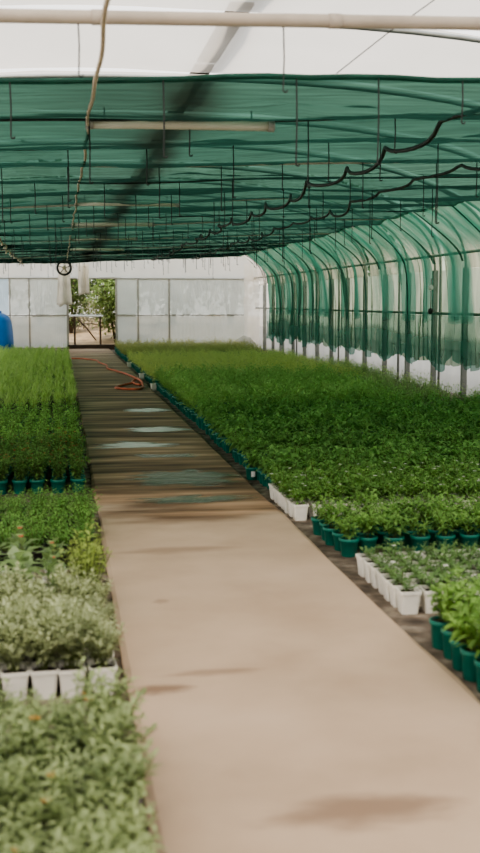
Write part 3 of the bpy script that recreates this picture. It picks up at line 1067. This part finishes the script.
# ------------------------------------------------------------------ puddles on the path
for k, (x, y, rx, ry, mt, lab) in enumerate([
        (0.74, 10.62, 0.42, 0.22, 'glint_water', 'pale gleaming puddle on the path, the broad middle one of the bright three'),
        (0.98, 11.9, 0.37, 0.24, 'glint_water', 'pale gleaming puddle on the path just beyond the broad bright one'),
        (1.08, 14.1, 0.27, 0.22, 'glint_water', 'thin pale puddle on the path furthest toward the doorway'),
        (0.95, 8.62, 0.46, 0.42, 'puddle', 'wide dark puddle on the path mirroring the green net'),
        (0.85, 7.62, 0.42, 0.16, 'puddle', 'narrow dark puddle on the path mirroring the net, closest to the dry concrete'),
        (0.9, 9.85, 0.38, 0.16, 'puddle', 'slim dark puddle between the wide green puddle and the bright ones')]):
    n, nr = 64, 9
    vs, dep = [(x, y, 0.0176)], [1.0]
    for q in range(1, nr + 1):
        for i in range(n):
            a = 2 * PI * i / n
            lob = 1 + 0.30 * vnoise(5 + 4 * math.cos(a), k) + 0.25 * vnoise(9 + 5 * math.sin(a), k + 4)
            px, py = x + rx * 1.15 * q / nr * lob * math.cos(a), y + ry * 1.15 * q / nr * lob * math.sin(a)
            vs.append((min(1.40, max(0.26, px)), py, 0.0176))
            dep.append(max(0, 1 - (q / nr) ** 2))
    fs = [(0, 1 + i, 1 + (i + 1) % n) for i in range(n)]
    for q in range(nr - 1):
        fs += [(1 + q * n + i, 1 + q * n + n + i, 1 + q * n + n + (i + 1) % n, 1 + q * n + (i + 1) % n) for i in range(n)]
    tag(MB().add(vs, fs).build('puddle', M[mt], attrs={'depth': dep}), lab, 'puddle')

# orange hose
ctrl = [(0.26, 27.2), (0.55, 27.0), (0.82, 26.2), (0.86, 25.2), (0.98, 24.2), (0.95, 23.0), (1.08, 22.2), (1.22, 21.2), (1.33, 19.9), (1.36, 18.9), (1.28, 18.3), (1.20, 18.9), (1.30, 19.5), (1.34, 18.6),
        (1.27, 17.6), (1.10, 17.4), (0.86, 17.7), (1.0, 18.3), (1.22, 18.8)]


def smooth_line(c, n=8):
    out = []
    for i in range(len(c) - 1):
        p0, p1, p2, p3 = (np.array(c[max(0, min(len(c) - 1, k))], float) for k in (i - 1, i, i + 1, i + 2))
        for j in range(n):
            t = j / n
            out.append(tuple(0.5 * ((2 * p1) + (-p0 + p2) * t + (2 * p0 - 5 * p1 + 4 * p2 - p3) * t * t + (-p0 + 3 * p1 - 3 * p2 + p3) * t ** 3)))
    out.append(tuple(c[-1]))
    return out


sl = smooth_line(ctrl)
tag(MB().tube([(p[0], p[1], 0.033 + (0.03 if 95 < i < 108 else 0)) for i, p in enumerate(sl)], 0.018, 8).build('garden_hose', M['orange']), 'orange garden hose snaking and looped on the wet path near the doorway', 'hose')

# ------------------------------------------------------------------ blue tank, hangings by the doorway
tk = MB().lathe([(0.0, 1.10), (0.18, 1.08), (0.32, 1.0), (0.40, 0.85), (0.43, 0.62), (0.45, 0.3), (0.45, 0.0), (0.43, -0.02)][::-1], 28, (-1.78, 32.3, 0))
o = tk.build('water_tank', M['blue'])
tag(o, 'rounded blue plastic water tank standing before the glazed end wall', 'tank')
MB().lathe([(0.0, 1.15), (0.12, 1.15), (0.13, 1.13), (0.13, 1.07)][::-1], 20, (-1.78, 32.3, 0)).build('lid', M['blue'], o)


def cloth(name, x0, x1, y, z0, z1, taper, label, seed):
    P = []
    for i in range(17):
        u = i / 16
        row = []
        for j in range(13):
            v = j / 12
            w = (1 - taper * v)
            xm = (x0 + x1) / 2
            x = xm + (u - 0.5) * (x1 - x0) * w
            z = z0 + (z1 - z0) * v + (0.05 * vnoise(u * 4, seed) if j == 0 else 0)
            row.append((x, y + 0.05 * math.sin(u * 9 + seed) + 0.03 * vnoise2(u * 5, v * 3, seed), z))
        P.append(row)
    o = MB().grid(P).build(name, M['fabric'])
    so = o.modifiers.new('solid', 'SOLIDIFY')
    so.thickness = 0.012
    tag(o, label, 'sheet')


cloth('hanging_sheet', -0.10, 0.36, 32.9, 1.30, 2.52, 0.35, 'long white sheet hanging over the door frame beneath the round wheel', 1)
cloth('hanging_sheet', 0.55, 0.86, 32.9, 1.62, 2.52, -0.05, 'shorter narrow white sheet hanging across the open doorway', 2)
wh = empty('spoked_ring', (0.118, 28.21, 2.25))
tag(wh, 'round dark spoked wheel hung under the net above the doorway', 'wheel')
pts = [(0.17 * math.cos(a), 0, 0.17 * math.sin(a)) for a in [2 * PI * i / 28 for i in range(29)]]
MB().tube(pts, 0.028, 8, False).build('rim', M['darkpipe'], wh)
MB().lathe([(0.05, -0.03), (0.05, 0.03), (0.0, 0.03)], 12).build('hub', M['rope'], wh).rotation_euler = (PI / 2, 0, 0)
for k in range(5):
    a = 2 * PI * k / 5 + 0.3
    MB().tube([(0.04 * math.cos(a), 0, 0.04 * math.sin(a)), (0.16 * math.cos(a), 0, 0.16 * math.sin(a))], 0.01, 6).build('spoke', M['darkpipe'], wh)
MB().tube([(0, 0, 0.17), (0, 0, 0.29)], 0.008, 6).build('hanger', M['wire'], wh)

# ------------------------------------------------------------------ outside plants seen through the doorway
def shrub(name, label, x, y, h, r, leaf, n, L, W, seed, z0=0.0, mat=None, trunk=True):
    R = np.random.RandomState(seed)
    e = empty(name, (x, y, z0))
    tag(e, label, 'shrub')
    ph, ct = R.rand(n) * 2 * PI, R.rand(n) * 2 - 1
    rr = R.rand(n) ** 0.4
    st = np.sqrt(1 - ct * ct)
    base = np.stack([r * rr * st * np.cos(ph), r * rr * st * np.sin(ph), h * 0.55 + h * 0.45 * rr * ct], axis=1)
    base += 0.12 * r * R.randn(n, 3)
    base[:, 2] = np.maximum(base[:, 2], 0.03)
    d = R.randn(n, 3)
    d[:, 2] = d[:, 2] * 0.5 + 0.1
    d /= np.linalg.norm(d, axis=1, keepdims=True)
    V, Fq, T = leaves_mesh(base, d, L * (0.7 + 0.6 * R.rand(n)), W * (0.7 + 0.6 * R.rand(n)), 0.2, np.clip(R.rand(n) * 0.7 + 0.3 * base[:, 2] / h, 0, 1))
    link('foliage', tri_mesh('foliage', V, Fq, T, [mat]), e)
    if trunk:
        b = MB()
        for k in range(5):
            a = 2 * PI * k / 5
            b.tube([(0, 0, -0.05), (0.25 * r * math.cos(a), 0.25 * r * math.sin(a), h * 0.4), (0.6 * r * math.cos(a), 0.6 * r * math.sin(a), h * 0.8)], [0.05, 0.03, 0.012], 6)
        b.build('branch', M['bark'], e)
    return e


leaf_shrub = mat_leaf('leaf_shrub', (0.03, 0.07, 0.015), (0.30, 0.40, 0.10))
leaf_dry = mat_leaf('leaf_dry', (0.16, 0.14, 0.07), (0.62, 0.56, 0.34))
leaf_hedge = mat_leaf('leaf_hedge', (0.05, 0.09, 0.04), (0.30, 0.38, 0.20))
shrub('leafy_shrub', 'dense dark green shrub just outside the doorway against its frame', 1.75, 35.6, 2.3, 0.8, None, 2600, 0.16, 0.08, 1, 0.1, leaf_shrub)
shrub('spreading_shrub', 'spreading green bush behind the white hanging sheets outside the doorway', 0.35, 37.6, 2.7, 0.75, None, 2600, 0.15, 0.07, 2, 0.3, leaf_shrub)
shrub('dry_grass_clump', 'dry straw-coloured grassy growth on the bank outside the doorway', 0.9, 39.6, 1.3, 1.3, None, 2200, 0.26, 0.03, 3, 0.35, leaf_dry, False)
for k in range(8):
    shrub('background_tree', 'pale hazy tree in the row behind the bank outside the doorway', -6 + 2.6 * k, 44 + (k % 2) * 1.5, 6.0 + (k % 3) * 0.5, 1.9, None, 3200, 0.36, 0.2, 20 + k, 0.2, leaf_hedge)['group'] = 'trees outside the doorway'
bk = MB().tube([(0.55, 34.9, 0.85), (0.8, 35.0, 0.6), (1.1, 35.1, 0.2)], [0.03, 0.025, 0.02], 6)
bk.tube([(0.72, 34.95, 0.72), (1.0, 35.1, 0.72), (1.3, 35.2, 0.65)], [0.02, 0.015, 0.01], 6)
tag(bk.build('fallen_branch', M['bark']), 'dark forked branch leaning on the bank outside the doorway', 'branch')

# ------------------------------------------------------------------ the shade net under the roof
def net_z(x):
    return 2.60 + 0.034 * (x - 1.1)


def wire_wave(x, k):
    return 0.030 * vnoise(x * 0.75 + k * 5.1, 67)


SK = 0.0          # the wires run square across the tunnel
wire_y = [5.98 + 1.235 * k for k in range(22)]
XL, XR = -1.95, 5.14  # left edge stops short, out of view, to let roof light under
net = empty('shade_net')
tag(net, 'green shade net drawn in sagging folds across the tunnel ceiling', 'shade net')
nx = 90
for k in range(len(wire_y) - 1):
    P, op, ridge_shade = [], [], []
    ny = 14
    thick = 1.0 + 0.30 * vnoise(k * 2.7, 62) + 0.10 * max(0, k - 10)
    deep = 0.055 + 0.025 * vnoise(k * 1.7, 1)
    for j in range(ny + 1):
        u = j / ny
        row = []
        for i in range(nx + 1):
            x = XL + (XR - XL) * i / nx
            y = wire_y[k] + (wire_y[k + 1] - wire_y[k]) * u + SK * (x - 1.0)
            sg = deep * (1 + 0.45 * vnoise(x * 0.8 + k * 3, 2)) * (4 * u * (1 - u)) ** 0.8
            wr = 0.020 * vnoise2(x * 1.6, u * 9 + k * 5, 7) * math.sin(PI * u) + 0.016 * vnoise2(x * 5, u * 14 + k, 17) * math.sin(PI * u)
            row.append((x, y, net_z(x) - sg + wr + wire_wave(x, k) * (1 - u) + wire_wave(x, k + 1) * u))
            o = 1.0 - 0.75 * math.exp(-(u / 0.03) ** 2) - 0.6 * math.exp(-((1 - u) / 0.025) ** 2)
            o *= 1.0 + 0.5 * max(0, min(1, (-0.75 + 0.25 * vnoise(k * 0.9, 61) - x) / 0.25))
            o *= 1.0 + 0.15 * vnoise2(x * 0.9, u * 2 + k * 2.3, 21)
            op.append(max(0.1, min(1.8, o * thick)))
            dx = x - (0.74 + 0.10 * vnoise(y * 0.9, 63))  # dark streak of the ridge overhead, painted into the net colour
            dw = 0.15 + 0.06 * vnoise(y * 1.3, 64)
            ridge_shade.append(min(0.80, max(0, 0.9 * math.exp(-(dx / dw) ** 2) * (0.8 + 0.35 * vnoise2(x * 6, y * 2.5, 65)) + 0.3 * math.exp(-((x - 0.35) / 0.5) ** 2) * (0.5 + 0.5 * vnoise2(x * 2, y * 0.8, 66)))))
        P.append(row)
    MB().grid(P).build('net_panel', M['net'], net, attrs={'open': op, 'ridge_shade': ridge_shade})
# rolled front hem
MB().tube([(XL + (XR - XL) * i / 60, wire_y[0] + SK * (XL + (XR - XL) * i / 60 - 1.0), net_z(XL + (XR - XL) * i / 60) - 0.006 + wire_wave(XL + (XR - XL) * i / 60, 0) + 0.006 * vnoise(i * 0.5, 3)) for i in range(61)], 0.016, 8).build('hem', M['sidefold'], net)

for k, y in enumerate(wire_y):
    pts = [(XL + (XR - XL) * i / 40, y + SK * (XL + (XR - XL) * i / 40 - 1.0), net_z(XL + (XR - XL) * i / 40) - (0.012 if k % 3 else 0.018) + wire_wave(XL + (XR - XL) * i / 40, k)) for i in range(41)]
    if k == 0:
        continue
    tag(MB().tube(pts, 0.009 if k % 3 else 0.014, 6).build('support_wire', M['wire'] if k % 3 else M['pipe']),
        'thin dark support wire crossing under the green ceiling net' if k % 3 else 'cream support rod crossing under the green ceiling net', 'wire', 'dark ceiling wires' if k % 3 else 'cream ceiling rods')

# big cream cross pipe in front of the net
o = MB().tube([(x, 5.05, 2.665 + 0.024 * (x - 1.0)) for x in (-2.3, -1, 0.19, 1, 2, 4.4)], 0.030, 14).build('cross_pipe', M['pipe'])
tag(o, 'thick cream metal pipe crossing the tunnel in front of the net edge', 'pipe')
for x in (0.19, 1.26):
    MB().tube([(x - 0.03, 5.05, 2.665 + 0.024 * (x - 1.03)), (x + 0.03, 5.05, 2.665 + 0.024 * (x - 0.97))], 0.0335, 14).build('clamp', M['pipe'], o)

tag(MB().tube([(1.98, 5.6, 2.98), (1.72, 5.75, 2.80), (1.50, 5.97, 2.63)], 0.003, 5).build('cord', M['wire']), 'thin cord slanting from the white roof down to the net edge', 'cord')
# cream batten tubes hung under the net above the path
for k, y in enumerate([7.25, 13.0, 16.4, 20.1, 24.2]):
    e = empty('batten_tube', (0.2, y, 2.50))
    tag(e, ['short cream tube hung under the net nearest the bright roof', 'second cream tube along the net above the path', 'third cream tube along the net above the path', 'fourth cream tube along the net above the path', 'last cream tube along the net before the doorway'][k], 'tube')
    MB().tube([(0.0, 0, 0.03), (0.4, -0.02, 0.034), (1.17, -0.08, 0.03)], 0.031, 14).build('tube', M['tube'], e)
    MB().tube([(-0.02, 0, 0.03), (0.03, 0, 0.03)], 0.036, 12).build('end_cap', M['frame'], e)
    MB().tube([(1.15, -0.08, 0.03), (1.19, -0.08, 0.03)], 0.036, 12).build('end_cap', M['frame'], e)
    for xx in (0.1, 1.05):
        MB().tube([(xx, -0.03, 0.04), (xx, -0.03, 0.13)], 0.005, 6).build('hanger', M['wire'], e)


# irrigation hoses running the length under the net
def long_hose(nm, label, x, ya, yb, mat, r, sag, dz, seed, wig=0.04):
    pts = []
    y = ya
    while y <= yb:
        ph = (y - 5.98 + SK * (1.0 - x)) / 1.235
        u = ph - math.floor(ph)
        z = net_z(x) + dz - sag * (0.7 + 0.5 * vnoise(math.floor(ph) * 1.3, seed)) * 4 * u * (1 - u)
        pts.append((x + wig * vnoise(y * 0.9, seed) + 0.5 * wig * math.sin(2 * PI * ph), y, z))
        y += 0.13
    tag(MB().tube(pts, r, 7).build(nm, M[mat]), label, 'hose')


long_hose('irrigation_hose', 'black irrigation hose looping from wire to wire nearer the path', 2.50, 5.99, 30.5, 'darkpipe', 0.016, 0.13, -0.05, 2, 0.07)
long_hose('irrigation_hose', 'black irrigation hose looping from wire to wire nearer the netted wall', 3.6, 6.4, 30.5, 'darkpipe', 0.015, 0.13, -0.05, 5, 0.07)
long_hose('irrigation_hose', 'pale hose with loops under the light green net away from the netted wall', -1.0, 9, 31, 'rope', 0.016, 0.09, -0.07, 8, 0.05)
long_hose('supply_hose', 'beige supply hose hanging along the ceiling above the path toward the wheel', 0.2, 3.2, 32.3, 'rope', 0.011, 0.02, -0.05, 11, 0.012)

# wire hooks hanging under the net
R = random.Random(21)


def hook(x, y, ztop, ln, label, group, r=0.0045):
    b = MB()
    pts = [(x, y, ztop), (x + 0.004, y, ztop - ln * 0.5), (x, y, ztop - ln)]
    pts += [(x + 0.010 * (1 - math.cos(a)), y, ztop - ln - 0.012 * math.sin(a)) for a in (0.6, 1.2, 1.8, 2.4, 3.0)]
    b.tube(pts, r, 5)
    tag(b.build('hanging_hook', M['wire']), label, 'hook', group)


HL, HG = 'thin dark wire hook hanging below the green ceiling net', 'wire hooks below the net'
for x in (0.10, 1.02):
    hook(x, 5.05, 2.64, 0.24 if x < 1 else 0.28, 'thin wire dangling from the thick cream cross pipe', 'wires dangling from the cross pipe', 0.0035)
for k in range(0, 21):
    xs = -2.2 + R.uniform(0, 0.4)
    while xs < 4.5:
        y = wire_y[k] + SK * (xs - 1.0)
        px = proj(xs, y, 2.4)
        if -5 < px[0] < 485:
            ln = R.choice([0.26, 0.32, 0.38, 0.44, 0.5]) * (1.25 if xs > 2.6 else 0.9)
            hook(xs, y - 0.01, net_z(xs) - 0.01, ln, HL, HG)
        xs += R.uniform(0.38, 0.8)
# big double hook close by
hook(3.12, 7.20, 2.64, 0.50, 'long sturdy wire hook hanging close by before the slanting side net', None, 0.007)

# ------------------------------------------------------------------ the side net
prof = [(5.10, 2.75), (5.36, 2.52), (5.60, 2.28), (5.72, 2.04), (5.75, 1.68), (5.76, 1.30), (5.76, 0.90), (5.76, 0.48)]


def prof_at(t):
    s = t * (len(prof) - 1)
    i = min(int(s), len(prof) - 2)
    f = s - i
    g4 = [prof[max(0, min(len(prof) - 1, i + d))] for d in (-1, 0, 1, 2)]
    out = []
    for c in (0, 1):
        p0, p1, p2, p3 = (q[c] for q in g4)
        out.append(0.5 * ((2 * p1) + (-p0 + p2) * f + (2 * p0 - 5 * p1 + 4 * p2 - p3) * f * f + (-p0 + 3 * p1 - 3 * p2 + p3) * f ** 3))
    return out


def warp(y):
    return y + 0.30 * vnoise(y * 0.62, 91) + 0.12 * vnoise(y * 1.9, 92)


def side_pt(y, t, extra=0.0):
    x, z = prof_at(t)
    ph = (warp(y) + 0.35 * t - 15.58) / 1.36
    u = ph - math.floor(ph)
    # pulled up tight at each hanging point, billowing in between
    bil = abs(math.sin(PI * u)) ** 0.7
    fold = 0.045 * bil * math.sin(PI * min(1, t * 1.1)) * 1.6 + 0.03 * math.sin(ph * 2 * PI * 4 + 2.5 * vnoise(y * 1.3, 4) + t * 3) * (0.4 + t) + 0.02 * vnoise2(y * 5, t * 4, 31)
    droop = -0.055 * (1 - abs(2 * u - 1)) * (1 - t) ** 3
    return (x - 0.02 + fold * 0.75 - extra, y, z + droop - 0.1 * fold * (1 - t))


side = empty('side_net')
tag(side, 'green shade net curtain draped down the long side wall in vertical folds', 'shade net')
YS0, YS1, DY = 8.0, 30.4, 0.045
nyy = int((YS1 - YS0) / DY)
P, op = [], []
for j in range(nyy + 1):
    y = YS0 + DY * j
    row = []
    rag = 0.05 * vnoise(y * 2.3, 41) + 0.03 * vnoise(y * 8, 42)
    ph = (warp(y) - 15.58) / 1.36
    for i in range(31):
        t = i / 30
        p = side_pt(y, t)
        z = p[2] + rag * max(0, (t - 0.75) / 0.25)
        row.append((p[0], p[1], z))
        phx = ph + 0.35 * t / 1.36 + 0.06 * vnoise(t * 4 + math.floor(ph) * 3.7, 71)
        u = phx - math.floor(phx)
        kb = math.floor(phx)
        # thin single net in the middle of each bay, doubled cloth near the gathers
        half = 0.26 + 0.13 * vnoise(kb * 2.3, 72) + 0.06 * vnoise2(t * 5, kb * 1.9, 73)
        win = 1 / (1 + math.exp(-(half - abs(u - 0.5)) / 0.03))
        top = 1 / (1 + math.exp(-(t - 0.30 - 0.06 * vnoise(kb * 1.7, 74)) / 0.04))
        fo = math.sin(phx * 2 * PI * 4 + 2.5 * vnoise(y * 1.3, 4) + t * 3)
        o = (0.42 + 0.10 * vnoise2(y * 6, t * 5, 75)) + 0.50 * win * top - 0.16 * max(0, fo) ** 3 - 0.30 * math.exp(-(min(u, 1 - u) / 0.05) ** 2)
        if t > 0.78:
            o = min(max(o, 0.72), 0.92)
        op.append(max(0.08, min(1.0, o)))
    P.append(row)
MB().grid(P).build('curtain', M['sidenet'], side, attrs={'open': op})
# doubled lower band with torn edge
P, op = [], []
for j in range(nyy + 1):
    y = YS0 + DY * j
    zt = 1.20 + 0.02 * vnoise(y * 1.1, 51)
    zb = 0.44 + 0.11 * vnoise(y * 1.6, 52) + 0.06 * vnoise(y * 7, 53) + 0.06 * math.sin(y * 4.6)
    zm = 0.90 + 0.07 * vnoise(y * 0.9, 55) + 0.03 * vnoise(y * 6, 56)
    row = []
    for i in range(17):
        t = i / 16
        z = zt + (zb - zt) * t
        row.append((5.70 + 0.025 * math.sin(y * 17 + 2 * vnoise(y, 3)) + 0.02 * vnoise2(y * 6, t * 3, 54), y, z))
        lo = 1 / (1 + math.exp(-(z - zm) / 0.015))
        op.append(min(1, max(0.05, 0.50 + 0.14 * vnoise2(y * 5, t * 2, 57) + 0.48 * lo)))
    P.append(row)
MB().grid(P).build('doubled_band', M['skirtnet'], side, attrs={'open': op})
# gathered folds falling from each hanging point
R = random.Random(77)
for k in range(-4, 11):
    yh = 15.58 + 1.36 * k + R.uniform(-0.1, 0.1)
    P = []
    ph0, lean, wid, tb = R.uniform(0, 6), R.uniform(0.2, 0.75), R.uniform(0.03, 0.09), R.choice([0.45, 0.8, 0.95, 1.0])
    for i in range(25):
        t = tb * i / 24
        yc = yh - lean * math.sin(t * 1.6) + 0.05 * math.sin(t * 5 + ph0)
        w = wid * (0.25 + 1.1 * abs(math.sin(t * 3.1 + ph0)) * (0.4 + t))
        row = []
        for j in range(4):
            y = yc + (j / 3 - 0.5) * w
            p = side_pt(y, t, 0.02 + 0.02 * (j % 2))
            row.append(p)
        P.append(row)
    MB().grid(P).build('gathered_fold', M['sidefold'], side)
# bent support stays visible through the net, one per post
for y in post_y:
    if y > 7.5:
        pts = [(5.90, y, 1.88), (5.87, y, 2.12), (5.78, y, 2.36), (5.60, y, 2.58), (5.32, y, 2.76), (5.05, y, 2.88)]
        tag(MB().tube(smooth_line(pts, 5), 0.018, 8).build('arch_beam', M['frame']), None, None, None, 'structure')
# white clip and dark weight hanging before the net
e = empty('hanging_clip', (5.60, 16.25, 1.62))
tag(e, 'small white clip with a dark weight hanging on the side net', 'clip')
MB().tube([(0, 0, 0.14), (0, 0, -0.35)], 0.006, 6).build('cord', M['wire'], e)
MB().lathe([(0.0, 0.045), (0.03, 0.03), (0.036, 0), (0.03, -0.03), (0.0, -0.045)], 12).build('clip', M['tag'], e)
wt = MB().lathe([(0.0, 0.05), (0.035, 0.03), (0.042, 0), (0.03, -0.035), (0.0, -0.05)], 12).build('weight', M['wire'], e)
wt.location = (0, 0, -0.36)

# ------------------------------------------------------------------ light
sun_d = bpy.data.lights.new('sun', 'SUN')
sun_d.energy = 2.5
sun_d.angle = math.radians(12)
sun_d.color = (1.0, 0.94, 0.84)
sun = bpy.data.objects.new('sun', sun_d)
COL.objects.link(sun)
sun.rotation_euler = (math.radians(36), math.radians(-14), math.radians(0))   # high, from behind the camera
w = bpy.data.worlds.new('world')
SC.world = w
w.use_nodes = True
nt = w.node_tree
nt.nodes.clear()
wo = nt.nodes.new('ShaderNodeOutputWorld')
bg = nt.nodes.new('ShaderNodeBackground')
tc = nt.nodes.new('ShaderNodeTexCoord')
sx = nt.nodes.new('ShaderNodeSeparateXYZ')
nt.links.new(tc.outputs['Generated'], sx.inputs[0])
cr = ramp(nt, [(0.0, (1.0, 0.97, 0.92)), (0.25, (1.0, 0.98, 0.95)), (0.85, (0.66, 0.80, 0.95))])
nt.links.new(sx.outputs['Z'], cr.inputs['Fac'])
nt.links.new(cr.outputs['Color'], bg.inputs['Color'])
bg.inputs['Strength'].default_value = 1.35
nt.links.new(bg.outputs[0], wo.inputs['Surface'])

cy = SC.cycles
cy.max_bounces = 10
cy.diffuse_bounces = 6
cy.transparent_max_bounces = 32
cy.sample_clamp_indirect = 6
SC.view_settings.view_transform = 'AgX'
SC.view_settings.look = 'AgX - Medium High Contrast'
SC.view_settings.exposure = 0.60
print('objects', len(bpy.data.objects))
